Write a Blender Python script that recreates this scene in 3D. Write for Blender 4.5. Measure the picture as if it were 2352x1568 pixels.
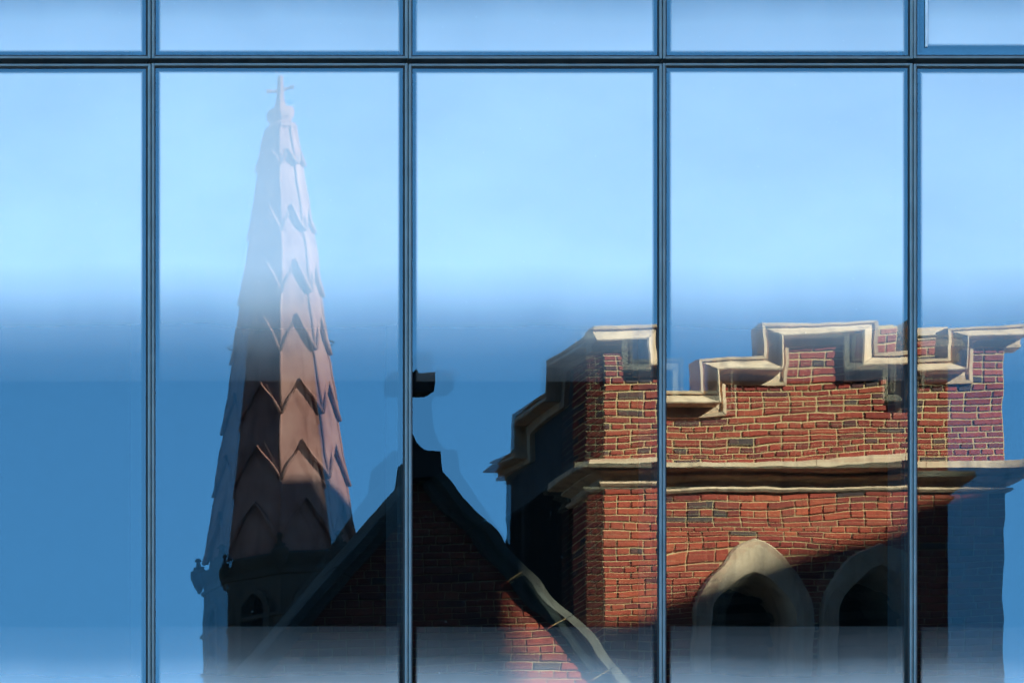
import bpy, bmesh, math, random
from mathutils import Vector, Matrix
from mathutils.geometry import tessellate_polygon

random.seed(7)
for o in list(bpy.data.objects):
    bpy.data.objects.remove(o)
scene = bpy.context.scene
COL = scene.collection

# ------------------------------------------------------------------ camera
# a perspective-corrected telephoto view: the image plane is parallel to the
# glass wall (y = 0), the photographer stands in the street, left of the church
S = 468.0                    # photo units (2352 wide) per metre on the glass
CX, CY, CZ, HC = -12.0, -30.0, 1.6, 12.5
cam = bpy.data.cameras.new('camera')
co = bpy.data.objects.new('camera', cam); COL.objects.link(co)
co.location = (CX, CY, CZ); co.rotation_euler = (math.radians(90), 0, 0)
W = 2352.0 / S
cam.sensor_width = 36.0
cam.lens = 36.0 * (-CY) / W
cam.shift_x = (0 - CX) / W
cam.shift_y = (HC - CZ) / W
cam.clip_end = 5000.0
scene.camera = co

# ------------------------------------------------------------------ light
ALPHA, ELEV = math.radians(51), math.radians(29)
SUN = Vector((math.cos(ELEV) * math.sin(ALPHA), math.cos(ELEV) * math.cos(ALPHA), math.sin(ELEV)))
world = bpy.data.worlds.new('World'); scene.world = world; world.use_nodes = True
wn = world.node_tree; wn.nodes.clear()
sky = wn.nodes.new('ShaderNodeTexSky'); sky.sky_type = 'NISHITA'; sky.sun_disc = False
sky.sun_elevation = ELEV; sky.sun_rotation = ALPHA
sky.altitude = 1200; sky.air_density = 1.0; sky.dust_density = 0.0; sky.ozone_density = 2.5
hs = wn.nodes.new('ShaderNodeMix'); hs.data_type = 'RGBA'; hs.blend_type = 'MULTIPLY'
hs.inputs[0].default_value = 1.0; hs.inputs[7].default_value = (0.62, 0.95, 1.06, 1)
bg = wn.nodes.new('ShaderNodeBackground'); bg.inputs['Strength'].default_value = 0.055
wo = wn.nodes.new('ShaderNodeOutputWorld')
wn.links.new(sky.outputs[0], hs.inputs[6]); wn.links.new(hs.outputs[2], bg.inputs['Color'])
wn.links.new(bg.outputs[0], wo.inputs['Surface'])
sl = bpy.data.lights.new('sun', 'SUN'); sl.energy = 5.0; sl.angle = math.radians(0.53); sl.color = (1.0, 0.84, 0.64)
so = bpy.data.objects.new('sun', sl); COL.objects.link(so)
so.rotation_euler = (-SUN).to_track_quat('-Z', 'Y').to_euler(); so.location = SUN * 300
vs = scene.view_settings
vs.view_transform = 'Standard'; vs.look = 'None'; vs.gamma = 1.0; vs.use_curve_mapping = False
vs.exposure = 3.85
scene.render.engine = 'CYCLES'
scene.cycles.max_bounces = 7; scene.cycles.glossy_bounces = 6; scene.cycles.transparent_max_bounces = 16

# ------------------------------------------------------------------ where photo points lie
JX = [-832.0, -243.0, 346.0, 936.0, 1520.0, 2096.0, 2676.0, 3256.0]     # vertical joints of the glass wall
ROWZ = [0.553, 3.883, 7.213, 10.543, 13.87, 17.20]                               # horizontal joints (m)
KEFF, KBOW = 0.0065, 0.0056           # every outer pane bows inwards a little, so it magnifies sideways

def fac(r):
    return 1 - 2 * KEFF * 30 * (1 - 1 / r)
def flat(px, r):
    """undo the sideways magnification of the bowed pane a photo point is seen in"""
    for a, b in zip(JX, JX[1:]):
        if a <= px < b:
            c = (a + b) / 2
            return c + (px - c) * fac(r)
    return px
def XF(pf, r): return CX + ((pf - 1176) / S - CX) * r
def X(px, r): return XF(flat(px, r), r)
def Z(py, r): return CZ + (HC - (py - 784) / S - CZ) * r
def Y(r): return CY * (r - 1)         # the mirrored distance, in front of the glass

# ------------------------------------------------------------------ helpers
def link(name, me, mat, parent=None):
    o = bpy.data.objects.new(name, me); COL.objects.link(o)
    if mat and not me.materials: me.materials.append(mat)
    if parent: o.parent = parent
    return o
def obj(name, bm, mat, parent=None, smooth=False, recalc=True):
    if recalc: bmesh.ops.recalc_face_normals(bm, faces=bm.faces[:])
    me = bpy.data.meshes.new(name); bm.to_mesh(me); bm.free()
    if smooth:
        for p in me.polygons: p.use_smooth = True
    return link(name, me, mat, parent)
def thing(name, label, cat, loc=(0, 0, 0), group=None):
    o = bpy.data.objects.new(name, None); COL.objects.link(o); o.location = loc
    o.empty_display_size = 0.3
    tag(o, label, cat, group)
    return o
def tag(o, label=None, cat=None, group=None, kind=None):
    if label: o['label'] = label
    if cat: o['category'] = cat
    if group: o['group'] = group
    if kind: o['kind'] = kind
    return o
def box(bm, a, b):
    x0, y0, z0 = a; x1, y1, z1 = b
    v = [bm.verts.new(p) for p in ((x0,y0,z0),(x1,y0,z0),(x1,y1,z0),(x0,y1,z0),(x0,y0,z1),(x1,y0,z1),(x1,y1,z1),(x0,y1,z1))]
    for f in ((0,3,2,1),(4,5,6,7),(0,1,5,4),(1,2,6,5),(2,3,7,6),(3,0,4,7)):
        bm.faces.new([v[i] for i in f])
def boxo(name, a, b, mat, parent=None):
    bm = bmesh.new(); box(bm, a, b); return obj(name, bm, mat, parent)
def loft(bm, rings, close=True, cap=True):
    vr = [[bm.verts.new(p) for p in r] for r in rings]
    n = len(vr[0])
    for a, b in zip(vr, vr[1:]):
        for i in range(n if close else n - 1):
            j = (i + 1) % n
            bm.faces.new((a[i], a[j], b[j], b[i]))
    if cap:
        bm.faces.new(vr[0][::-1]); bm.faces.new(vr[-1])
    return vr
def sweep(bm, path, prof, fn, closed=False):
    """sweep profile (o, h) along a 2-D path with mitred corners; o is offset to the left of the path"""
    n = len(path); rings = []
    for i, p in enumerate(path):
        p = Vector(p)
        ds = []
        if i > 0 or closed: ds.append((p - Vector(path[i - 1])).normalized())
        if i < n - 1 or closed: ds.append((Vector(path[(i + 1) % n]) - p).normalized())
        ns = [Vector((-d.y, d.x)) for d in ds]
        m = ns[0] if len(ns) == 1 else (ns[0] + ns[1]) / (1 + ns[0].dot(ns[1]))
        rings.append([fn(p + m * o, h) for o, h in prof])
    if closed:
        rings.append(rings[0])
        vr = [[bm.verts.new(q) for q in r] for r in rings[:-1]]; vr.append(vr[0])
        k = len(prof)
        for a, b in zip(vr, vr[1:]):
            for i in range(k):
                j = (i + 1) % k; bm.faces.new((a[i], a[j], b[j], b[i]))
    else:
        loft(bm, rings)
def tube(bm, pts, rad, n=6):
    rings = []
    for i, p in enumerate(pts):
        p = Vector(p)
        d = (Vector(pts[min(i + 1, len(pts) - 1)]) - Vector(pts[max(i - 1, 0)])).normalized()
        up = Vector((0, 0, 1)) if abs(d.z) < 0.9 else Vector((1, 0, 0))
        a = d.cross(up).normalized(); b = d.cross(a)
        r = rad[i] if isinstance(rad, (list, tuple)) else rad
        rings.append([p + (a * math.cos(t) + b * math.sin(t)) * r for t in [2 * math.pi * k / n for k in range(n)]])
    loft(bm, rings)
def plate(bm, outer, holes, y0, y1):
    """vertical plate in XZ with holes, front at y1 (towards the glass), back at y0"""
    loops = [outer] + holes
    flatp = [p for l in loops for p in l]
    tris = tessellate_polygon([[Vector((p[0], p[1], 0)) for p in l] for l in loops])
    vf = [bm.verts.new((p[0], y1, p[1])) for p in flatp]
    vb = [bm.verts.new((p[0], y0, p[1])) for p in flatp]
    for t in tris:
        try:
            bm.faces.new([vf[i] for i in t]); bm.faces.new([vb[i] for i in t][::-1])
        except ValueError: pass
    k = 0
    for l in loops:
        n = len(l)
        for i in range(n):
            j = (i + 1) % n
            bm.faces.new((vf[k + i], vf[k + j], vb[k + j], vb[k + i]))
        k += n

# ------------------------------------------------------------------ materials
def newmat(name):
    m = bpy.data.materials.new(name); m.use_nodes = True
    nt = m.node_tree; nt.nodes.clear()
    out = nt.nodes.new('ShaderNodeOutputMaterial')
    return m, nt, out
class NT:
    def __init__(s, nt): s.nt = nt
    def __call__(s, typ, ins=None, **props):
        n = s.nt.nodes.new('ShaderNode' + typ)
        for k, v in props.items(): setattr(n, k, v)
        for k, v in (ins or {}).items():
            if isinstance(v, bpy.types.NodeSocket): s.nt.links.new(v, n.inputs[k])
            else: n.inputs[k].default_value = v
        return n
    def math(s, op, a, b=None, clamp=False):
        n = s.nt.nodes.new('ShaderNodeMath'); n.operation = op; n.use_clamp = clamp
        for i, v in enumerate((a, b)):
            if v is None: continue
            if isinstance(v, bpy.types.NodeSocket): s.nt.links.new(v, n.inputs[i])
            else: n.inputs[i].default_value = v
        return n.outputs[0]
def ramp(N, fac, stops, interp='LINEAR'):
    n = N('ValToRGB', {'Fac': fac}); cr = n.color_ramp; cr.interpolation = interp
    while len(cr.elements) < len(stops): cr.elements.new(0.5)
    for e, (p, c) in zip(cr.elements, stops):
        e.position = p; e.color = c if len(c) == 4 else (*c, 1)
    return n.outputs[0]

def stone_mat(name, c1, c2, dark, scale=3.0, rough=0.85, bump=0.25, streak=0.5):
    m, nt, out = newmat(name); N = NT(nt)
    tc = N('TexCoord').outputs['Object']
    n1 = N('TexNoise', {'Vector': tc, 'Scale': scale, 'Detail': 6.0, 'Roughness': 0.62}).outputs['Fac']
    mp = N('Mapping', {'Vector': tc, 'Scale': (5, 5, 0.7)}).outputs[0]
    n2 = N('TexNoise', {'Vector': mp, 'Scale': scale * 0.8, 'Detail': 4.0}).outputs['Fac']
    c = ramp(N, n1, [(0.3, c1), (0.7, c2)])
    k = ramp(N, n2, [(0.5, (0, 0, 0)), (0.75, (1, 1, 1))])
    kk = N.math('MULTIPLY', k, streak)
    mx = N('Mix', {'Factor': kk, 'A': c, 'B': (*dark, 1)}, data_type='RGBA')
    mx.inputs[6].default_value = (0, 0, 0, 1)
    nt.links.new(c, mx.inputs[6]); mx.inputs[7].default_value = (*dark, 1)
    n3 = N('TexNoise', {'Vector': tc, 'Scale': scale * 12, 'Detail': 5.0}).outputs['Fac']
    b = N('Bump', {'Height': n3, 'Strength': bump, 'Distance': 0.02}).outputs[0]
    p = N('BsdfPrincipled', {'Base Color': mx.outputs[2], 'Roughness': rough, 'Normal': b, 'Specular IOR Level': 0.08})
    nt.links.new(p.outputs[0], out.inputs[0])
    return m
def brick_mat(name, stops):
    m, nt, out = newmat(name); N = NT(nt)
    g = N('NewGeometry').outputs['Random Per Island']
    oi = N('ObjectInfo').outputs['Random']
    rnd = N.math('FRACT', N.math('ADD', g, oi))
    base = ramp(N, rnd, stops, 'LINEAR')
    pos = N('NewGeometry').outputs['Position']
    n1 = N('TexNoise', {'Vector': pos, 'Scale': 22.0, 'Detail': 5.0, 'Roughness': 0.7}).outputs['Fac']
    v = ramp(N, n1, [(0.25, (0.62, 0.62, 0.62)), (0.75, (1.25, 1.2, 1.15))])
    mul = N('Mix', data_type='RGBA', blend_type='MULTIPLY'); mul.inputs[0].default_value = 1.0
    nt.links.new(base, mul.inputs[6]); nt.links.new(v, mul.inputs[7])
    b = N('Bump', {'Height': n1, 'Strength': 0.4, 'Distance': 0.01}).outputs[0]
    p = N('BsdfPrincipled', {'Base Color': mul.outputs[2], 'Roughness': 0.85, 'Normal': b, 'Specular IOR Level': 0.08})
    nt.links.new(p.outputs[0], out.inputs[0])
    return m
def plain(name, c, rough=0.6, metal=0.0, spec=0.5):
    m, nt, out = newmat(name); N = NT(nt)
    pos = N('NewGeometry').outputs['Position']
    n1 = N('TexNoise', {'Vector': pos, 'Scale': 9.0, 'Detail': 5.0}).outputs['Fac']
    cc = ramp(N, n1, [(0.3, tuple(x * 0.8 for x in c)), (0.7, tuple(min(1, x * 1.15) for x in c))])
    p = N('BsdfPrincipled', {'Base Color': cc, 'Roughness': rough, 'Metallic': metal, 'Specular IOR Level': spec})
    nt.links.new(p.outputs[0], out.inputs[0])
    return m

M_BRICK = brick_mat('red_brick', [(0.0, (0.25, 0.038, 0.029)), (0.3, (0.31, 0.050, 0.034)), (0.55, (0.19, 0.032, 0.028)),
                                  (0.72, (0.35, 0.066, 0.040)), (0.89, (0.15, 0.034, 0.032)), (0.94, (0.065, 0.04, 0.042)), (1.0, (0.10, 0.06, 0.055))])
M_BRICK2 = brick_mat('orange_brick', [(0.0, (0.32, 0.048, 0.031)), (0.3, (0.40, 0.070, 0.040)), (0.6, (0.26, 0.040, 0.031)), (0.85, (0.44, 0.090, 0.048)), (1.0, (0.20, 0.038, 0.034))])
M_MORTAR = stone_mat('tan_mortar', (0.46, 0.275, 0.135), (0.58, 0.375, 0.20), (0.28, 0.17, 0.10), scale=5, streak=0.3)
M_LIME = stone_mat('pale_limestone', (0.46, 0.275, 0.175), (0.64, 0.405, 0.285), (0.14, 0.085, 0.07), scale=2.4, streak=0.7)
M_BROWN = stone_mat('brown_sandstone', (0.165, 0.058, 0.049), (0.27, 0.125, 0.105), (0.07, 0.023, 0.021), scale=0.9, streak=0.85)
M_DARKSTONE = stone_mat('dark_stone', (0.045, 0.03, 0.026), (0.07, 0.05, 0.042), (0.022, 0.017, 0.015), scale=1.5)
M_GREY = stone_mat('grey_stone', (0.09, 0.072, 0.062), (0.16, 0.135, 0.115), (0.045, 0.037, 0.035), scale=3)
M_SLATE_SHADE = stone_mat('slate_roof_side_shade', (0.05, 0.05, 0.055), (0.085, 0.085, 0.09), (0.03, 0.03, 0.03), scale=3)  # roof slate; also carries the painted shade of the tower's left side
M_DARK = plain('dark_void', (0.004, 0.004, 0.0045), 0.9, spec=0.05)
M_FRAME = plain('grey_aluminium', (0.115, 0.155, 0.165), 0.38, 0.0)
M_WHITE = plain('white_aluminium', (0.55, 0.58, 0.60), 0.4)
M_GASKET = plain('black_gasket', (0.008, 0.009, 0.011), 0.7)
M_CONC = stone_mat('pale_concrete', (0.36, 0.35, 0.33), (0.46, 0.45, 0.42), (0.25, 0.24, 0.22), scale=0.6)
M_ASPH = stone_mat('asphalt', (0.045, 0.045, 0.047), (0.065, 0.065, 0.066), (0.035, 0.035, 0.035), scale=0.8)
M_BOUNCE = stone_mat('bounce_paving', (0.32, 0.31, 0.29), (0.42, 0.41, 0.38), (0.22, 0.21, 0.2), scale=0.7)
M_WINGLASS = plain('window_glass', (0.02, 0.025, 0.03), 0.06)
M_EDGE = plain('glass_edge', (0.03, 0.075, 0.085), 0.2)

def glass_mat(name, refl, tilt_seed, wave, frit, opaque_share=1.0):
    """coated pane: mirror-like reflection over see-through glass, with the graded white frit printed on it;
    the slow ripples left by toughening rollers bend the surface normal by about a milliradian"""
    m, nt, out = newmat(name); N = NT(nt)
    geo = N('NewGeometry'); pos = geo.outputs['Position']; nor = geo.outputs['Normal']
    oi = N('ObjectInfo').outputs['Random']
    w = N.math('MULTIPLY', oi, 37.0)
    # ripples
    mp1 = N('Mapping', {'Vector': pos, 'Scale': (0.55, 1, 3.2)}).outputs[0]
    a1 = N('TexNoise', {'Vector': mp1, 'W': w, 'Scale': 1.0, 'Detail': 1.0, 'Roughness': 0.4}, noise_dimensions='4D').outputs['Color']
    mp2 = N('Mapping', {'Vector': pos, 'Scale': (1.1, 1, 6.5)}).outputs[0]
    a2 = N('TexNoise', {'Vector': mp2, 'W': w, 'Scale': 1.0, 'Detail': 0.0}, noise_dimensions='4D').outputs['Color']
    mp3 = N('Mapping', {'Vector': pos, 'Scale': (9, 1, 12)}).outputs[0]
    a3 = N('TexNoise', {'Vector': mp3, 'W': w, 'Scale': 1.0, 'Detail': 0.0}, noise_dimensions='4D').outputs['Color']
    def vec(c, sx, sz):
        d = N('VectorMath', {0: c, 1: (-0.5, -0.5, -0.5)}, operation='ADD').outputs[0]
        return N('VectorMath', {0: d, 1: (sx * wave, 0.0, sz * wave)}, operation='MULTIPLY').outputs[0]
    s = N('VectorMath', {0: vec(a1, 0.0007, 0.0013), 1: vec(a2, 0.0004, 0.0031)}, operation='ADD').outputs[0]
    s = N('VectorMath', {0: s, 1: vec(a3, 0.0003, 0.0004)}, operation='ADD').outputs[0]
    rip = N('Attribute', attribute_type='OBJECT', attribute_name='ripple').outputs['Fac']
    s = N('VectorMath', {0: s, 'Scale': rip}, operation='SCALE').outputs[0]
    nn = N('VectorMath', {0: nor, 1: s}, operation='ADD').outputs[0]
    nn = N('VectorMath', {0: nn}, operation='NORMALIZE').outputs[0]
    gl = N('BsdfGlossy', {'Color': (0.60, 0.91, 1.0, 1), 'Roughness': 0.0, 'Normal': nn})
    tr = N('BsdfTransparent', {'Color': (0.80, 0.90, 0.93, 1)})
    last = tr.outputs[0]
    if frit:
        tc = N('TexCoord').outputs['Object']
        sx = N('SeparateXYZ', {0: tc})
        wob = N('TexNoise', {'Vector': N('Mapping', {'Vector': tc, 'Scale': (2.2, 1, 0.6)}).outputs[0], 'W': w, 'Scale': 1.0, 'Detail': 2.0}, noise_dimensions='4D').outputs['Fac']
        wz = N.math('MULTIPLY', N.math('SUBTRACT', wob, 0.5), 0.10)
        v = sx.outputs['Z']                                       # metres above the pane's lower edge
        vsoft = N.math('ADD', v, wz)
        P = lambda py: (1700 - py) / S / 3.4
        f1 = ramp(N, N.math('DIVIDE', vsoft, 3.4), [(0.0, (0.66,) * 3), (P(1620), (0.54,) * 3), (P(1568), (0.33,) * 3), (P(1515), (0.085,) * 3), (P(1455), (0.03,) * 3),
                 (P(885), (0.03,) * 3), (P(830), (0.09,) * 3), (P(770), (0.25,) * 3), (P(735), (0.40,) * 3),
                 (P(680), (0.68,) * 3), (P(620), (0.87,) * 3), (P(480), (0.83,) * 3), (P(300), (0.76,) * 3), (P(160), (0.69,) * 3)])
        # the print has two hard ends
        g1 = N.math('GREATER_THAN', v, (1700 - 886) / S); g2 = N.math('LESS_THAN', v, (1700 - 1449) / S)
        clear = N.math('SUBTRACT', 1.0, N.math('MAXIMUM', g1, g2))
        f1 = N.math('MULTIPLY', f1, N.math('SUBTRACT', 1.0, clear))
        # printed field stops short of the pane's edges
        hw = N('Attribute', attribute_type='OBJECT', attribute_name='half_width').outputs['Fac']
        hh = N('Attribute', attribute_type='OBJECT', attribute_name='pane_height').outputs['Fac']
        bd = N('Attribute', attribute_type='OBJECT', attribute_name='clear_border').outputs['Fac']
        ex = N.math('SUBTRACT', hw, N.math('ABSOLUTE', sx.outputs['X']))
        ez = N.math('MINIMUM', v, N.math('SUBTRACT', hh, v))
        at = N.math('SUBTRACT', N.math('MINIMUM', ex, ez), bd)
        edge = N('MapRange', {'Value': at, 'From Min': 0.020, 'From Max': 0.038}, interpolation_type='SMOOTHSTEP').outputs[0]
        f = N.math('MULTIPLY', N.math('MULTIPLY', f1, edge), N.math('ADD', 0.94, N.math('MULTIPLY', oi, 0.12)))
        big = N('TexNoise', {'Vector': N('Mapping', {'Vector': tc, 'Scale': (0.9, 1, 1.6)}).outputs[0], 'W': w, 'Scale': 1.0, 'Detail': 3.0}, noise_dimensions='4D').outputs['Fac']
        f = N.math('MULTIPLY', f, N('MapRange', {'Value': big, 'From Min': 0.3, 'From Max': 0.7, 'To Min': 0.9, 'To Max': 1.08}).outputs[0])
        # thin film of dirt: runs below the joints and specks
        dm = N('TexNoise', {'Vector': N('Mapping', {'Vector': pos, 'Scale': (28, 1, 1.1)}).outputs[0], 'Scale': 1.0, 'Detail': 5.0, 'Roughness': 0.7}).outputs['Fac']
        dirt = N('MapRange', {'Value': dm, 'From Min': 0.56, 'From Max': 0.85, 'To Min': 0.0, 'To Max': 0.006}).outputs[0]
        sp = N('TexNoise', {'Vector': pos, 'Scale': 60.0, 'Detail': 0.0}).outputs['Fac']
        speck = N('MapRange', {'Value': sp, 'From Min': 0.80, 'From Max': 0.86, 'To Min': 0.0, 'To Max': 0.05}).outputs[0]
        f = N.math('ADD', f, N.math('ADD', dirt, speck), clamp=True)
        df = N('BsdfDiffuse', {'Color': (0.90, 0.86, 0.82, 1)})
        mf = N('MixShader', {0: f, 1: last, 2: df.outputs[0]})
        last = mf.outputs[0]
    # the mirror coating lies on the outer face, in front of the print
    mx = N('MixShader', {0: refl, 1: last, 2: gl.outputs[0]})
    nt.links.new(mx.outputs[0], out.inputs[0])
    return m
M_OUTER = glass_mat('outer_glass', 0.115, 1, 1.0, True)
M_INNER = glass_mat('inner_glass', 0.042, 2, 0.35, False)

# ------------------------------------------------------------------ ground
def sheet(name, x0, x1, y0, y1, z, mat):
    bm = bmesh.new(); bm.faces.new([bm.verts.new(p) for p in ((x0,y0,z),(x1,y0,z),(x1,y1,z),(x0,y1,z))])
    return tag(obj(name, bm, mat, recalc=False), kind='structure')
tag(sheet('ground', -1500, 1500, -1500, 1500, 0.0, M_ASPH), 'wide dark ground sheet under the whole district')
tag(sheet('bounce_ground', -150, 2, -160, -24.2, 0.004, M_BOUNCE), 'unseen pale ground added to bounce sunlight onto the panes')  # pale ground added to throw sunlight up at the frit
rd = tag(sheet('road', -400, 400, -24, -8, 0.004, M_ASPH), 'asphalt street between the glass building and the church')
for y in (-24.15, -8.0):
    k = boxo('kerb', (-400, y, 0), (400, y + 0.15, 0.12), M_CONC, rd)

# ------------------------------------------------------------------ glass building
gb = thing('glass_building', 'glass office building whose blue panes mirror a church', 'building', (0, 0, 0))
GX0, GX1 = (JX[0] - 1176) / S, (JX[-1] - 1176) / S
TOPZ = ROWZ[-1]
def lite(name, w, h, y, bow, mat, parent, edge_off=0.0):
    """a pane 8 mm thick, slightly bowed; local origin at the middle of its lower edge; front faces -y"""
    nx, nz = 40, 20
    xs = [-w / 2 + w * i / nx for i in range(nx + 1)]; zs = [h * k / nz for k in range(nz + 1)]
    verts, faces, mats, ed = [], [], [], []
    for z in zs:
        for x in xs:
            verts.append((x, y - bow * (x * x) / 2, z)); ed.append(min(x + w / 2, w / 2 - x, z, h - z) - edge_off)
    for k in range(nz):
        for i in range(nx):
            a = k * (nx + 1) + i
            faces.append((a, a + 1, a + nx + 2, a + nx + 1)); mats.append(0)
    b = len(verts); yb = y + 0.008
    for (x, z) in ((-w/2, 0), (w/2, 0), (w/2, h), (-w/2, h)):
        verts.append((x, y - bow * (x * x) / 2, z)); verts.append((x, yb - bow * (x * x) / 2, z)); ed += [0, 0]
    for i in range(4):
        j = (i + 1) % 4
        faces.append((b + 2*i, b + 2*i + 1, b + 2*j + 1, b + 2*j)); mats.append(1)
    me = bpy.data.meshes.new(name); me.from_pydata(verts, [], faces); me.update()
    me.materials.append(mat); me.materials.append(M_EDGE)
    for p, mi in zip(me.polygons, mats):
        p.material_index = mi; p.use_smooth = (mi == 0)
    o = link(name, me, None, parent)
    o['half_width'] = w / 2; o['pane_height'] = h; o['clear_border'] = edge_off
    return o
def bar(name, a, b, mat, parent):
    bm = bmesh.new(); box(bm, a, b)
    bmesh.ops.bevel(bm, geom=bm.edges[:], offset=0.0022, segments=1, affect='EDGES')
    return obj(name, bm, mat, parent)
GAPX, GAPZ, FR = 0.0026, 0.0105, 0.0125      # half joints and visible width of each pane's own frame
TILT = {}
ITILT = {(5, 3): 0.008}
RIPPLE = {2: 0.35, 3: 0.8, 4: 1.0, 5: 0.7}
for ci in range(7):
    x0, x1 = (JX[ci] - 1176) / S + GAPX, (JX[ci + 1] - 1176) / S - GAPX
    for ri in range(5):
        z0, z1 = ROWZ[ri] + GAPZ, ROWZ[ri + 1] - GAPZ
        p = bpy.data.objects.new('glass_panel', None); COL.objects.link(p); p.parent = gb; p.empty_display_size = 0.2
        dz = random.uniform(-0.0035, 0.0035); dxx = random.uniform(-0.001, 0.001)
        p.location = ((x0 + x1) / 2 + dxx, random.uniform(-0.0015, 0.0015), z0 + dz)
        w, h = x1 - x0, z1 - z0
        sash = (ci == 5 and ri == 4)
        ol = lite('outer_pane', w - 2 * FR, h - 2 * FR, 0.0, KBOW, M_OUTER, p, 0.03 if sash else 0.0)
        ol.location = (0, 0, FR)
        tx, tz = TILT.get((ci, ri), (0.0, 0.0)); ol.rotation_euler = (tx, 0, tz)
        ol['ripple'] = RIPPLE.get(ci, 0.8)
        il = lite('inner_pane', w - 2 * FR, h - 2 * FR, 0.03, -0.0006, M_INNER, p); il.location = (0, 0, FR)
        il['ripple'] = 0.6; il.rotation_euler = (0, 0, ITILT.get((ci, ri), 0.0))
        # frame: four bars, proud of the glass
        bar('frame_bar', (-w/2, -0.012, 0), (-w/2 + FR, 0.05, h), M_FRAME, p)
        bar('frame_bar', (w/2 - FR, -0.012, 0), (w/2, 0.05, h), M_FRAME, p)
        bar('frame_bar', (-w/2 + FR, -0.0115, 0), (w/2 - FR, 0.05, FR), M_FRAME, p)
        bar('frame_bar', (-w/2 + FR, -0.0115, h - FR), (w/2 - FR, 0.05, h), M_FRAME, p)
        # black gasket round the glass
        g = 0.0075
        for a, b in (((-w/2 + FR, -0.004, FR), (-w/2 + FR + g, 0.0285, h - FR)), ((w/2 - FR - g, -0.004, FR), (w/2 - FR, 0.0285, h - FR)),
                     ((-w/2 + FR + g, -0.004, FR), (w/2 - FR - g, 0.0285, FR + g)), ((-w/2 + FR + g, -0.004, h - FR - g), (w/2 - FR - g, 0.0285, h - FR))):
            boxo('gasket', a, b, M_GASKET, p)
        if sash:
            p['label'] = 'opening window panel with a second bevelled sash frame'
            q = 0.058
            for a, b in (((-w/2 + q, -0.010, q), (-w/2 + q + 0.012, -0.002, h - q)), ((w/2 - q - 0.012, -0.010, q), (w/2 - q, -0.002, h - q))):
                bar('sash_bead', a, b, M_WHITE, p)
# supporting mullions and transoms behind the joints
for jx in JX:
    xj = (jx - 1176) / S
    boxo('mullion', (xj - 0.03, 0.056, 0.05), (xj + 0.03, 0.20, TOPZ + 0.06), M_GASKET, gb)
for rz in ROWZ[:-1]:
    for a, b in zip(JX, JX[1:]):
        boxo('transom', ((a - 1176) / S + 0.031, 0.058, rz - 0.03), ((b - 1176) / S - 0.031, 0.18, rz + 0.03), M_GASKET, gb)
# dark rooms behind, floors, side and back walls, roof, base
boxo('base_wall', (GX0, -0.02, 0), (GX1, 0.05, ROWZ[0] - 0.02), M_CONC, gb)
boxo('back_wall', (GX0, 9.0, 0), (GX1, 9.3, TOPZ), M_CONC, gb)
boxo('side_wall', (GX0 - 0.3, 0.0, 0), (GX0 - 0.005, 9.3, TOPZ), M_CONC, gb)
boxo('side_wall', (GX1 + 0.005, 0.0, 0), (GX1 + 0.3, 9.3, TOPZ), M_CONC, gb)
boxo('partition', (GX0, 2.2, 0.1), (GX1, 2.3, TOPZ), M_DARK, gb)
for rz in ROWZ[1:-1]:
    boxo('floor_slab', (GX0, 0.24, rz - 0.15), (GX1, 2.19, rz + 0.15), M_DARK, gb)
boxo('roof', (GX0 - 0.3, -0.06, TOPZ + 0.07), (GX1 + 0.3, 9.3, TOPZ + 0.45), M_CONC, gb)

# ------------------------------------------------------------------ bricks
def unit_brick():
    bm = bmesh.new()
    c = 0.06
    rings = [[(-.5, 0, -.5), (.5, 0, -.5), (.5, 0, .5), (-.5, 0, .5)],
             [(-.5, .7, -.5), (.5, .7, -.5), (.5, .7, .5), (-.5, .7, .5)],
             [(-.5 + c * .5, 1, -.5 + c * 1.5), (.5 - c * .5, 1, -.5 + c * 1.5), (.5 - c * .5, 1, .5 - c * 1.5), (-.5 + c * .5, 1, .5 - c * 1.5)]]
    loft(bm, rings, cap=True)
    bmesh.ops.recalc_face_normals(bm, faces=bm.faces[:])
    me = bpy.data.meshes.new('brick'); bm.to_mesh(me); bm.free()
    return me
BRICK_ME = {}
def brick_mesh(mat):
    if mat.name not in BRICK_ME:
        me = unit_brick(); me.materials.append(mat); BRICK_ME[mat.name] = me
    return BRICK_ME[mat.name]
def lay(intervals, z0, z1, course, joint, L, rng, phase=0):
    """bricks (x0, x1, z0, z1) filling the intervals course by course, header courses now and then"""
    res = []; z = z0; k = 0
    while z + course * 0.5 < z1:
        zt = min(z + course - joint, z1 - 0.003)
        for a, b in intervals(z, zt):
            if b - a < 0.03: continue
            header = (k % 3 == 2) or rng.random() < 0.12
            l = (L / 2 if header else L)
            x = a; first = True
            while x < b - 0.02:
                ln = l * (0.5 if first and (k % 2) else 1.0)
                if not header and rng.random() < 0.14: ln = l * 0.5
                first = False
                e = min(x + ln - joint, b - 0.003)
                if b - (x + ln) < 0.045: e = b - 0.003
                if e - x > 0.018: res.append((x, e, z, zt))
                x = e + joint
        z += course; k += 1
    return res
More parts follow.
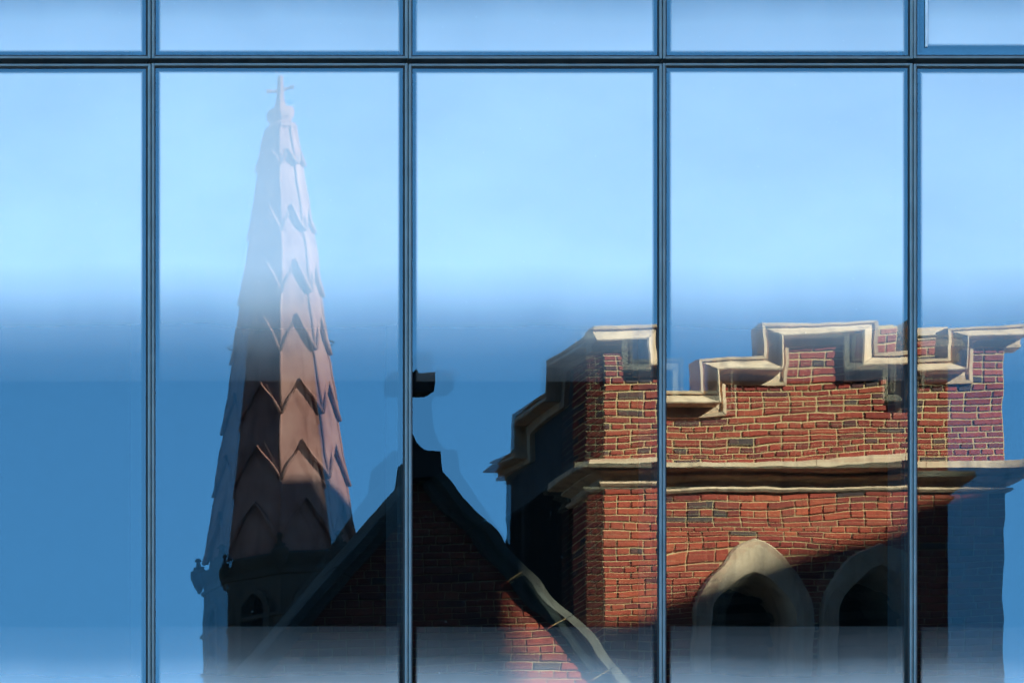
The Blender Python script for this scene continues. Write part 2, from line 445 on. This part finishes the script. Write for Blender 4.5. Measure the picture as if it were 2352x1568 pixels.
def place_bricks(bricks, front, axis, parent, mats, limit, rng, key, local=(0, 0, 0)):
    """the `limit` most visible bricks as parts of their own, the rest joined"""
    bricks = sorted(bricks, key=key)
    single, rest = bricks[:limit], bricks[limit:]
    pr = 0.016
    for (x0, x1, z0, z1) in single:
        mat = mats(x0, z0)
        o = bpy.data.objects.new('brick', brick_mesh(mat)); COL.objects.link(o); o.parent = parent
        d = pr * rng.uniform(0.75, 1.15)
        o.rotation_euler = (rng.uniform(-.012, .012), rng.uniform(-.006, .006), rng.uniform(-.01, .01) + (0 if axis == 'y' else math.pi / 2))
        o.scale = (x1 - x0, d, z1 - z0)
        if axis == 'y': o.location = ((x0 + x1) / 2, front - 0.006, (z0 + z1) / 2)
        else: o.location = (front + 0.006, (x0 + x1) / 2, (z0 + z1) / 2)
    groups = {}
    for b in rest: groups.setdefault(mats(b[0], b[2]).name, []).append(b)
    for mn, lst in groups.items():
        bm = bmesh.new(); c = 0.0035
        for (x0, x1, z0, z1) in lst:
            d = pr * rng.uniform(0.75, 1.15)
            def q(u, h, z):
                return (u, front - 0.006 + h, z) if axis == 'y' else (front + 0.006 - h, u, z)
            loft(bm, [[q(x0, 0, z0), q(x1, 0, z0), q(x1, 0, z1), q(x0, 0, z1)],
                      [q(x0, d * .7, z0), q(x1, d * .7, z0), q(x1, d * .7, z1), q(x0, d * .7, z1)],
                      [q(x0 + c, d, z0 + c), q(x1 - c, d, z0 + c), q(x1 - c, d, z1 - c), q(x0 + c, d, z1 - c)]])
        o = obj('brickwork', bm, bpy.data.materials[mn], parent); o['kind'] = 'stuff'

# ------------------------------------------------------------------ brick church tower
RT = 2.10; YT = Y(RT)
rng = random.Random(11)
tw = thing('church_tower', 'sunlit red brick church tower with stepped stone battlements, mirrored in the panes', 'tower', (XF(1837, RT), YT - 1.0, 0))
TO = tw.location.copy()
def TX(pf): return XF(pf, RT) - TO.x
def TZ(py): return Z(py, RT)
FY = 1.0                                  # local y of the front wall plane
DEP = 2.0
xl, xr = TX(1353), TX(2323)
zH, zM, zL = TZ(802), TZ(876), TZ(948)
e = [TX(v) for v in (1405, 1512, 1690, 1805, 1913, 2004, 2105, 2182, 2261)]
# left merlon | mid | low | mid | centre merlon | mid | low | mid | right merlon
lev = [(xl, e[0], zH), (e[0], e[1], zM), (e[1], e[2], zL), (e[2], e[3], zM), (e[3], e[4], zH), (e[4], e[5], zM), (e[5], e[6], zL), (e[6], e[8], zM), (e[8], xr, zH)]
zc = TZ(1128); zct = TZ(1062)
# arches
AW, IW = 0.49, 0.325
arches = [TX(1742), TX(1972)]
def arch_pts(cx, w, zs, za, zb, n=10):
    h = za - zs
    R = (w * w + h * h) / (2 * w)
    pts = [(cx - w, zb), (cx - w, zs)]
    c = cx - w + R
    t1 = math.acos(max(-1, min(1, (R - w) / R)))
    for i in range(1, n + 1):
        t = t1 * i / n
        pts.append((c - R * math.cos(t), zs + R * math.sin(t)))
    right = [(2 * cx - x, z) for x, z in pts[:-1]][::-1]
    return pts + right
ZSP = TZ(1425); ZAO = TZ(1247); ZAI = TZ(1316); ZB = TZ(1760)
def arch_half(z, w, zs, za):
    if z <= zs: return w
    if z >= za: return 0
    h = za - zs; R = (w * w + h * h) / (2 * w)
    return max(0, w - R + math.sqrt(max(0, R * R - (z - zs) ** 2)))
# wall cores (mortar)
outline = [(xl, zct - 0.02)]
for a, b, z in lev: outline += [(a, z), (b, z)]
outline.append((xr, zct - 0.02))
bm = bmesh.new(); plate(bm, outline, [], FY - 0.35, FY)
wall = obj('parapet_wall', bm, M_MORTAR, tw)
bm = bmesh.new()
plate(bm, [(xl, 0), (xl, zct - 0.021), (xr, zct - 0.021), (xr, 0)], [arch_pts(cx, IW + 0.02, ZSP, ZAI + 0.02, ZB) for cx in arches], FY - 0.4, FY)
belfry = obj('belfry_wall', bm, M_MORTAR, tw)
boxo('tower_core', (xl + 0.002, FY - DEP, 0), (xr - 0.002, FY - 0.70, zct + 0.1), M_DARK, tw)
boxo('side_wall', (xl, FY - 0.60, 0), (xl + 0.3, FY - 0.41, zct - 0.022), M_MORTAR, tw)
boxo('side_wall', (xl + 0.12, FY - DEP + 0.001, 0), (xl + 0.4, FY - 0.601, zct - 0.022), M_SLATE_SHADE, tw)  # dark tone stands in for shade on this rear part of the side
boxo('side_wall', (xr - 0.3, FY - DEP + 0.001, 0), (xr, FY - 0.41, zct - 0.022), M_MORTAR, tw)
# side parapet (left), stepping down towards the back
sy = [FY - 0.36, FY - 0.72, FY - 1.42, FY - DEP]
side = boxo('side_parapet', (xl, FY - 0.60, zct - 0.02), (xl + 0.35, FY - 0.351, zH), M_MORTAR, tw)
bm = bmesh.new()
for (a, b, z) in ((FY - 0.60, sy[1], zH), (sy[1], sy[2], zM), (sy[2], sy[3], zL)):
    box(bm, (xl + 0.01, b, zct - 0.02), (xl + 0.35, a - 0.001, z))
obj('rear_parapet', bm, M_SLATE_SHADE, tw)  # shade put into the colour here too, darker than the brick strip
# bricks
COURSE, JT, BL = 0.069, 0.0155, 0.222
def iv_par(z0, z1):
    zz = z1; res = []; cur = None
    for a, b, z in lev:
        if z >= zz - 0.004:
            if cur: cur[1] = b
            else: cur = [a, b]
        elif cur: res.append(tuple(cur)); cur = None
    if cur: res.append(tuple(cur))
    return [(a + 0.004, b - 0.004) for a, b in res]
def iv_bel(z0, z1):
    segs = [(xl + 0.004, xr - 0.004)]
    for cx in arches:
        w = arch_half((z0 + z1) / 2, AW, ZSP, ZAO)
        if z0 < ZB: continue
        if w > 0:
            new = []
            for a, b in segs:
                if cx - w > a: new.append((a, min(b, cx - w)))
                if cx + w < b: new.append((max(a, cx + w), b))
            segs = [s for s in new if s[1] - s[0] > 0.02]
    return segs
bp = lay(iv_par, zct + 0.01, zH, COURSE, JT, BL, rng)
midx = (xl + xr) / 2
place_bricks(bp, FY, 'y', wall, lambda x, z: M_BRICK, 300, rng, key=lambda b: -(b[1] - b[0]) + 0.02 * abs((b[0] + b[1]) / 2 - midx))
bb = lay(iv_bel, ZB, zc - 0.01, COURSE, JT * 0.75, BL, rng)
place_bricks(bb, FY, 'y', belfry, lambda x, z: M_BRICK2 if (math.sin(x * 3.1 + z * 7) + rng.uniform(-.8, .8)) > -0.1 else M_BRICK, 300, rng, key=lambda b: -b[2])
def iv_side(z0, z1):
    res = []
    top = FY - 0.01
    for a, b, z in ((FY, sy[1], zH), (sy[1], sy[2], zM), (sy[2], sy[3], zL)):
        if z >= z1 - 0.004: res = [(b, top)] if not res else [(b, res[0][1])]
    return [(a + 0.004, b - 0.004) for a, b in res]
bs = lay(lambda a, b: [(FY - 0.596, FY - 0.01)], zct + 0.01, zH, COURSE, JT, BL, rng) + lay(lambda a, b: [(FY - 0.596, FY - 0.01)], ZB, zc - 0.01, COURSE, JT, BL, rng)
place_bricks(bs, xl, 'x', side, lambda x, z: M_BRICK, 0, rng, key=lambda b: b[0])
# stone coping: swept moulding (o outward from the brick edge, h towards the glass)
T = 0.235
cop = [(-0.012, 0.0), (-0.012, 0.030), (0.016, 0.034), (0.024, 0.012), (0.075, 0.020), (0.080, 0.140), (0.092, 0.146), (0.185, 0.070), (0.192, 0.060), (0.198, 0.088), (0.222, 0.092), (T - 0.004, 0.075), (T, 0.055), (T, -0.10), (-0.012, -0.10)]
def sweep_obj(name, path, prof, fn, mat, parent, longest=0.62):
    """the moulding as single stones: mitred at the corners, long runs cut into equal blocks"""
    path = [Vector(p) for p in path]; n = len(path)
    def miter(i):
        ds = []
        if i > 0: ds.append((path[i] - path[i - 1]).normalized())
        if i < n - 1: ds.append((path[i + 1] - path[i]).normalized())
        ns = [Vector((-d.y, d.x)) for d in ds]
        return ns[0] if len(ns) == 1 else (ns[0] + ns[1]) / (1 + ns[0].dot(ns[1]))
    for i in range(n - 1):
        a, b = path[i], path[i + 1]; d = (b - a).normalized(); nn = Vector((-d.y, d.x))
        k = max(1, round((b - a).length / longest))
        for j in range(k):
            jit = rng.uniform(-0.003, 0.003); g = 0.0025
            bm = bmesh.new()
            ends = []
            for t, m, off in ((j / k, miter(i) if j == 0 else nn, g), ((j + 1) / k, miter(i + 1) if j == k - 1 else nn, -g)):
                p = a.lerp(b, t) + d * off
                ends.append([fn(p + m * o, h + jit) for o, h in prof])
            loft(bm, ends)
            obj(name, bm, mat, parent)
pathf = [(xl - 0.10, zH)]
for (a, b, z), (a2, b2, z2) in zip(lev, lev[1:]): pathf += [(b, z), (b, z2)]
pathf.append((xr + 0.12, zH))
fnf = lambda p, h: Vector((p.x, FY + h, p.y))
# one stone per straight run, so the joints show
def runs(path):
    return path
sweep_obj('coping_stone', pathf, cop, fnf, M_LIME, tw)
paths = [(FY - DEP - 0.1, zL), (sy[2], zL), (sy[2], zM), (sy[1], zM), (sy[1], zH), (FY - 0.112, zH)]
sweep_obj('coping_stone', paths, cop, lambda p, h: Vector((xl - h, p.x, p.y)), M_LIME, tw)
# cornice under the parapet, all round
q = lambda py: TZ(py)
corn = [(-0.05, q(1056)), (0.015, q(1062)), (0.195, q(1071)), (0.205, q(1085)), (0.185, q(1088)), (0.05, q(1090)), (0.05, q(1091)), (0.09, q(1092)), (0.095, q(1097)), (0.07, q(1100)), (0.012, q(1104)), (0.012, q(1116)), (0.045, q(1118)), (0.052, q(1123)), (0.034, q(1128)), (-0.05, q(1129))]
ring = [(xl, FY - 0.62), (xl, FY), (xr, FY), (xr, FY - DEP)]
sweep_obj('cornice_stone', ring, corn, lambda p, h: Vector((p.x, p.y, h)), M_LIME, tw, 0.75)
# pointed stone surrounds
for cx in arches:
    po, pi = arch_pts(cx, AW, ZSP, ZAO, ZB), arch_pts(cx, IW, ZSP, ZAI, ZB)
    n = len(po)
    prof_y = [(1, FY - 0.39), (1, FY - 0.05), (0.92, FY + 0.035), (0.08, FY + 0.055), (0, FY + 0.03), (0, FY - 0.05)]
    half = n // 2
    # voussoirs: two indices per stone
    i = 0
    while i < n - 1:
        j = min(i + (1 if i == 0 or i == n - 2 else 2), n - 1)
        bm = bmesh.new(); rings = []
        for k in range(i, j + 1):
            a, b = Vector(po[k]), Vector(pi[k])
            sh = 0.004
            rings.append([Vector((a.x + (b.x - a.x) * t, y, a.y + (b.y - a.y) * t)) for t, y in prof_y])
        loft(bm, rings)
        obj('arch_stone', bm, M_LIME, tw)
        i = j
    for k in range(9):
        z = ZB + (ZAI - ZB) * k / 9
        w = arch_half(z + 0.05, IW, ZSP, ZAI)
        if w > 0.06:
            bm = bmesh.new(); loft(bm, [[(cx + s * w * 0.98, FY - 0.36, z + 0.10), (cx + s * w * 0.98, FY - 0.30, z), (cx + s * w * 0.98, FY - 0.285, z + 0.012), (cx + s * w * 0.98, FY - 0.345, z + 0.112)] for s in (-1, 1)])
            obj('louvre', bm, M_DARKSTONE, tw)
# chimneys behind the parapet
def chimney(pf0, pf1, pytop, dback, parent, capped):
    r = RT + dback / 30
    x0, x1 = XF(pf0, r) - TO.x, XF(pf1, r) - TO.x
    zt = Z(pytop, r); yb = Y(r) - TO.y; d = min(0.6, x1 - x0)
    c = boxo('chimney', (x0, yb - d, zL - 0.6), (x1, yb, zt - (0.16 if capped else 0)), M_MORTAR, parent)
    bl = lay(lambda a, b: [(x0 + .004, x1 - .004)], zL - 0.5, zt - (0.16 if capped else 0), COURSE * 1.15, JT, BL, rng)
    place_bricks(bl, yb, 'y', c, lambda x, z: M_BRICK, 60, rng, key=lambda b: -b[2])
    if capped:
        bm = bmesh.new()
        for (o, a, b) in ((0.02, 0.16, 0.12), (0.05, 0.12, 0.05), (0.03, 0.05, 0.0)):
            box(bm, (x0 - o, yb - d - o, zt - a + 0.001), (x1 + o, yb + o, zt - b))
        obj('chimney_cap', bm, M_LIME, c)
    else:
        boxo('flaunching', (x0 + .02, yb - d + .02, zt), (x1 - .02, yb - .02, zt + 0.03), M_MORTAR, c)
    return c
chimney(1962, 2004, 765, 1.2, tw, False)
chimney(2040, 2212, 742, 1.3, tw, True)

# ------------------------------------------------------------------ church gable with cross
RG = 2.0; YG = Y(RG)
gw = thing('church_gable', 'steep shadowed brick church gable topped by a stone cross, mirrored in the panes', 'gable wall', (XF(974, RG), YG, 0))
GO = gw.location.copy()
GXf = lambda pf: XF(pf, RG) - GO.x
GZ = lambda py: Z(py, RG)
pm = S / RG                                   # photo units per metre here
hb, zb0 = 74 / pm, GZ(1095)
slope = math.tan(math.radians(54.5))
zlow = GZ(2100)
def ghalf(z): return hb + (zb0 - z) / slope
bm = bmesh.new()
plate(bm, [(-ghalf(zlow), 0), (-ghalf(zlow), zlow), (-hb, zb0), (hb, zb0), (ghalf(zlow), zlow), (ghalf(zlow), 0)], [], -0.45, 0.0)
gwall = obj('gable_wall', bm, M_MORTAR, gw)
cw = 0.13
def iv_g(z0, z1):
    h = ghalf(z1) - cw / math.sin(math.radians(54.5)) * 0.9
    return [(-h, h)] if h > 0.05 else []
gbk = lay(iv_g, GZ(1800), zb0, 0.074, 0.011, 0.222, rng)
place_bricks(gbk, 0.0, 'y', gwall, lambda x, z: M_BRICK if rng.random() < .5 else M_BRICK2, 300, rng, key=lambda b: -(b[0] + b[1]) / 2 - 0.15 * b[2])
gcop = [(-cw, 0.0), (-cw, 0.04), (-cw + 0.02, 0.06), (-0.05, 0.06), (-0.04, 0.11), (0.03, 0.11), (0.045, 0.06), (0.045, -0.5), (-cw, -0.5)]
for s in (-1, 1):
    a = Vector((s * hb * 0.9, zb0)); b = Vector((s * ghalf(zlow), zlow))
    n = 9
    for k in range(n):                         # coping stones
        p0, p1 = a.lerp(b, k / n), a.lerp(b, (k + 1) / n - 0.0012)
        bm = bmesh.new()
        pth = [p0, p1] if s > 0 else [p1, p0]
        jj = rng.uniform(-0.004, 0.004)
        sweep(bm, pth, [(o + jj, h + jj) for o, h in gcop], lambda p, h: Vector((p.x, h, p.y)))
        obj('coping_stone', bm, M_GREY, gw)
# apex block
bm = bmesh.new()
loft(bm, [[(-hb * f, -0.5, z), (hb * f, -0.5, z), (hb * f, 0.10, z), (-hb * f, 0.10, z)] for f, z in ((1.04, GZ(1102)), (1.0, GZ(1080)), (0.93, GZ(1037)))])
obj('apex_block', bm, M_DARKSTONE, gw)
# cross
def U(d): return d / pm
half_r = [(66, 1036.9), (44, 1030), (30, 1014), (20, 985), (15, 950), (14, 925), (17, 917), (22, 912), (15, 906), (16, 896), (24, 893), (29, 902), (33, 893), (66, 892), (68, 870), (66, 850), (36, 851), (31, 843), (28, 853), (16, 854), (13, 842), (14, 836), (23, 831), (14, 826), (17, 808)]
pts = [(U(x), GZ(y)) for x, y in half_r]; pts += [(-x, z) for x, z in pts[::-1]]
bm = bmesh.new(); plate(bm, pts, [], -0.16, 0.04)
bmesh.ops.recalc_face_normals(bm, faces=bm.faces[:])
obj('cross', bm, M_DARKSTONE, gw)
# nave roof behind the gable
bm = bmesh.new()
loft(bm, [[(-ghalf(zlow) + .1, y, zlow - .2), (0, y, GZ(1035) - 0.55), (ghalf(zlow) - .1, y, zlow - .2)] for y in (-0.46, -2.5)])
obj('roof', bm, M_SLATE_SHADE, gw)

# ------------------------------------------------------------------ stone spire
RS = 5.5; YS = Y(RS); FS = fac(RS)
spx = XF(641 + (645 - 641) * FS, RS)
sp = thing('church_spire', 'tall octagonal brown stone spire with chevron bands and cross, mirrored beside the gable', 'spire', (spx, YS, 0))
ps = S / RS
vd = Vector((-1.14 - spx, -YS, 0)).normalized()      # towards the glass
va = math.atan2(vd.y, vd.x)
SZ = lambda py: Z(py, RS)
def R_at(py):
    return (32 + (160 - 32) * (py - 290) / (1275 - 290)) * FS / ps
def octa(R, z, rot=0.0):
    return [Vector((R * math.cos(va + rot + k * math.pi / 4), R * math.sin(va + rot + k * math.pi / 4), z)) for k in range(8)]
bm = bmesh.new(); loft(bm, [octa(R_at(296) * 0.95, SZ(296)), octa(R_at(1300) * 0.97, SZ(1300))][::-1])
obj('spire_core', bm, M_BROWN, sp)
lows = [388, 545, 690, 828, 980, 1128, 1276]
highs = [350, 488, 622, 748, 902, 1038, 1180]
top = 296
for k, (lo, hi) in enumerate(zip(lows, highs)):
    t0 = top if k == 0 else highs[k - 1] - 12
    tier = bpy.data.objects.new('tier', None); COL.objects.link(tier); tier.parent = sp
    grow = 0.045
    for fidx in range(8):
        rot = fidx * math.pi / 4
        bm = bmesh.new()
        def corner(py, side, off):
            return octa(R_at(py) * 1.0 + off, SZ(py))[(fidx + side) % 8]
        A, B = corner(t0, 0, -0.01), corner(t0, 1, -0.01)
        C, D = corner(lo, 1, grow + 0.02), corner(lo, 0, grow + 0.02)
        apx = (corner(hi, 0, grow) + corner(hi, 1, grow)) / 2
        q1 = (corner(hi + (lo - hi) * .62, 1, grow + .01) * .66 + corner(hi + (lo - hi) * .62, 0, grow + .01) * .34) 
        q1 = corner((hi + lo) / 2 + 4, 0, grow + .01).lerp(corner((hi + lo) / 2 + 4, 1, grow + .01), 0.80)
        q0 = corner((hi + lo) / 2 + 4, 0, grow + .01).lerp(corner((hi + lo) / 2 + 4, 1, grow + .01), 0.20)
        front = [A, B, C, q1, apx, q0, D]
        nrm = Vector((math.cos(va + rot + math.pi / 8), math.sin(va + rot + math.pi / 8), 0))
        bk = [p - nrm * 0.09 for p in front]
        vf = [bm.verts.new(p) for p in front]; vb = [bm.verts.new(p) for p in bk]
        for tri in ((0, 1, 4), (1, 3, 4), (1, 2, 3), (0, 4, 5), (0, 5, 6)):
            bm.faces.new([vf[i] for i in tri]); bm.faces.new([vb[i] for i in tri][::-1])
        for i in range(7):
            j = (i + 1) % 7; bm.faces.new((vf[i], vf[j], vb[j], vb[i]))
        obj('gablet', bm, M_BROWN, tier)
        bm = bmesh.new()
        tube(bm, [D + nrm * .0, q0 + nrm * .012, apx + nrm * .015, q1 + nrm * .012, C], [0.04, 0.046, 0.048, 0.046, 0.042], 6)
        obj('moulding', bm, M_BROWN, tier, smooth=True)
    for s in range(8):                                     # rounded ribs on the corners
        bm = bmesh.new(); tube(bm, [octa(R_at(t0) - 0.005, SZ(t0))[s], octa(R_at(lo) + grow + 0.0, SZ(lo))[s]], 0.032, 6)
        obj('rib', bm, M_BROWN, tier, smooth=True)
# cap and cross
u = lambda d: d * FS / ps
bm = bmesh.new(); loft(bm, [octa(u(31), SZ(298)), octa(u(36), SZ(294)), octa(u(36), SZ(290)), octa(u(31), SZ(287)), octa(u(33), SZ(284)), octa(u(20), SZ(276))]); obj('collar', bm, M_BROWN, sp)
bm = bmesh.new(); loft(bm, [octa(u(20), SZ(279)), octa(u(29), SZ(268)), octa(u(31), SZ(256)), octa(u(27), SZ(246)), octa(u(12), SZ(241))]); obj('finial_knop', bm, M_BROWN, sp)
bm = bmesh.new(); loft(bm, [octa(u(13), SZ(243)), octa(u(8), SZ(222)), octa(u(7), SZ(205)), octa(u(6.5), SZ(182)), octa(u(8), SZ(177)), octa(u(4), SZ(172))]); obj('cross_shaft', bm, M_BROWN, sp)
side_dir = Vector((-vd.y, vd.x, 0))
bm = bmesh.new()
pts = [side_dir * u(t) + Vector((0, 0, SZ(204 + dy))) for t, dy in ((-30, 0), (-24, 0), (-19, 1), (-8, 2), (8, 2), (19, 1), (24, 0), (30, 0))]
tube(bm, pts, [u(7), u(7), u(4), u(6), u(6), u(4), u(7), u(7)], 8); obj('cross_arm', bm, M_BROWN, sp)
# lightning hooks halfway
for sgn, py in ((1, 790), (-1, 805)):
    b0 = side_dir * (sgn * (R_at(py) - 0.02)) + Vector((0, 0, SZ(py)))
    bm = bmesh.new(); tube(bm, [b0, b0 + side_dir * sgn * 0.12 + Vector((0, 0, 0.02)), b0 + side_dir * sgn * 0.17 + Vector((0, 0, 0.10)), b0 + side_dir * sgn * 0.08 + Vector((0, 0, 0.16))], 0.022, 6); obj('hook', bm, M_DARK, sp)
# drum with parapet, windows and pinnacles
Rd = u(170)
bm = bmesh.new(); loft(bm, [octa(Rd, 0), octa(Rd, SZ(1332)), octa(Rd * 1.06, SZ(1318)), octa(Rd * 1.09, SZ(1304)), octa(Rd * 1.02, SZ(1296)), octa(Rd * 0.9, SZ(1296))]); obj('drum', bm, M_DARKSTONE, sp)
for py in (1345, 1440, 1535):
    bm = bmesh.new(); loft(bm, [octa(Rd * 0.98, SZ(py + 8)), octa(Rd * 1.035, SZ(py + 5)), octa(Rd * 1.035, SZ(py - 2)), octa(Rd * 0.98, SZ(py - 6))]); obj('string_course', bm, M_DARKSTONE, sp)
for k in range(8):
    a = va + k * math.pi / 4
    d = Vector((math.cos(a), math.sin(a), 0)); c = d * Rd * 1.06
    bm = bmesh.new()
    def sq(h, z): 
        t = Vector((-d.y, d.x, 0))
        return [c + d * h + t * h + Vector((0, 0, z)), c - d * h + t * h + Vector((0, 0, z)), c - d * h - t * h + Vector((0, 0, z)), c + d * h - t * h + Vector((0, 0, z))]
    loft(bm, [sq(h, SZ(py)) for h, py in ((0.02, 1345), (0.10, 1325), (0.15, 1308), (0.15, 1296), (0.09, 1290), (0.10, 1284), (0.05, 1282), (0.03, 1268), (0.06, 1265), (0.02, 1258))])
    obj('pinnacle', bm, M_DARKSTONE, sp)
    a2 = a + math.pi / 8; n2 = Vector((math.cos(a2), math.sin(a2), 0)); t2 = Vector((-n2.y, n2.x, 0))
    base = n2 * (Rd * math.cos(math.pi / 8))
    wp = arch_pts(0, u(38), SZ(1425), SZ(1372), SZ(1660), 6)
    wi = arch_pts(0, u(27), SZ(1425), SZ(1388), SZ(1660), 6)
    bm = bmesh.new()
    loft(bm, [[base + t2 * (p[0]) + Vector((0, 0, p[1])) - n2 * .02, base + t2 * p[0] + Vector((0, 0, p[1])) + n2 * .07, base + t2 * i_[0] + Vector((0, 0, i_[1])) + n2 * .07, base + t2 * i_[0] + Vector((0, 0, i_[1])) - n2 * .02] for p, i_ in zip(wp, wi)])
    wf = obj('window_surround', bm, M_DARKSTONE, sp)
    bm = bmesh.new(); f = [bm.verts.new(base + t2 * p[0] + Vector((0, 0, p[1])) + n2 * .012) for p in wi]; bm.faces.new(f); obj('pane', bm, M_DARK, wf)

# ------------------------------------------------------------------ neighbouring buildings that shade the church
def block(name, label, corner, dirv, length, depth, height, mat, storeys, bays):
    """box whose long front runs from `corner` along dirv; body extends to the left of dirv"""
    d = Vector((dirv[0], dirv[1], 0)).normalized(); n = Vector((-d.y, d.x, 0))
    t = thing(name, label, 'building', (corner[0], corner[1], 0))
    def pt(a, b, z): return d * a + n * b + Vector((0, 0, z))
    bm = bmesh.new(); loft(bm, [[pt(0, 0, z), pt(length, 0, z), pt(length, depth, z), pt(0, depth, z)] for z in (0, height)])
    obj('wall', bm, mat, t)
    sh = height / storeys; bw = length / bays
    me = None
    for s in range(storeys):
        for b in range(bays):
            if me is None:
                bm = bmesh.new()
                w, h = bw * 0.55, sh * 0.55
                loft(bm, [[pt(-w / 2, y, -h / 2), pt(w / 2, y, -h / 2), pt(w / 2, y, h / 2), pt(-w / 2, y, h / 2)] for y in (-0.02, 0.05)])
                o = obj('window', bm, M_WINGLASS, t); me = o.data
            else: o = link('window', me, None, t)
            o.location = pt(bw * (b + .5), 0, sh * (s + .5))
    return t
# roof edge whose shadow climbs across the tower below the cornice
sunv = SUN
Q1 = Vector((XF(1365, RT), YT, Z(1445, RT))); Q2 = Vector((XF(2030, RT), YT, Z(1204, RT)))
t2_ = 26.0; t1_ = t2_ + (Q2.z - Q1.z) / sunv.z
Ea, Eb = Q1 + sunv * t1_, Q2 + sunv * t2_
dd = (Eb - Ea).normalized()
c0 = Ea - dd * 0.7
block('brick_warehouse', 'long brick warehouse across the side street from the church', (c0.x, c0.y), (dd.x, dd.y), 16, 7, Ea.z, M_BROWN, 7, 5)
# upright corner whose shadow hides the gable up to a vertical line
Q3 = Vector((XF(1195, RG), YG, Z(1500, RG))) + sunv * 24.0
block('stair_tower', 'tall concrete stair tower standing beside the side street', (Q3.x - 9.0, Q3.y), (1, 0), 9.0, 4.0, Z(790, RG) + sunv.z * 24 + 4, M_CONC, 9, 3)
# high-rise shading the foot of the spire
Q4 = Vector((spx, YS, SZ(1205))) + sunv * 36
block('unseen_high_rise', 'dark slab high-rise standing beyond the church tower', (Q4.x - 7, Q4.y), (1, 0), 46, 12, Q4.z, M_DARKSTONE, 22, 9)

# unseen dark masses added beside and above the glass to cut skylight
up = boxo('added_storeys', (GX0 - 0.3, 0.25, TOPZ + 0.46), (GX1 + 0.3, 9.3, 44), M_DARKSTONE, gb)
block('unseen_skylight_block', 'unseen dark block added left of the glass building to cut skylight', (-70, 0.3), (1, 0), 70 + GX0 - 0.4, 10, 44, M_DARKSTONE, 11, 14)
block('unseen_skylight_block', 'unseen dark block added right of the glass building to cut skylight', (GX1 + 0.4, 0.3), (1, 0), 46, 10, 44, M_DARKSTONE, 11, 12)

block('unseen_side_block', 'unseen narrow dark block added beside the church gable to cut side light', (3.0, -36.0), (-1, 0), 6.5, 30, 31, M_DARKSTONE, 8, 3)  # out-of-view mass put here to darken the church's left flank

block('unseen_high_rise', 'unseen tall dark slab added on the gable side of the spire to cut skylight', (-8, -118), (1, 0), 36, 14, 84, M_DARKSTONE, 24, 9)  # added out of view to dim the sky on the spire's left faces
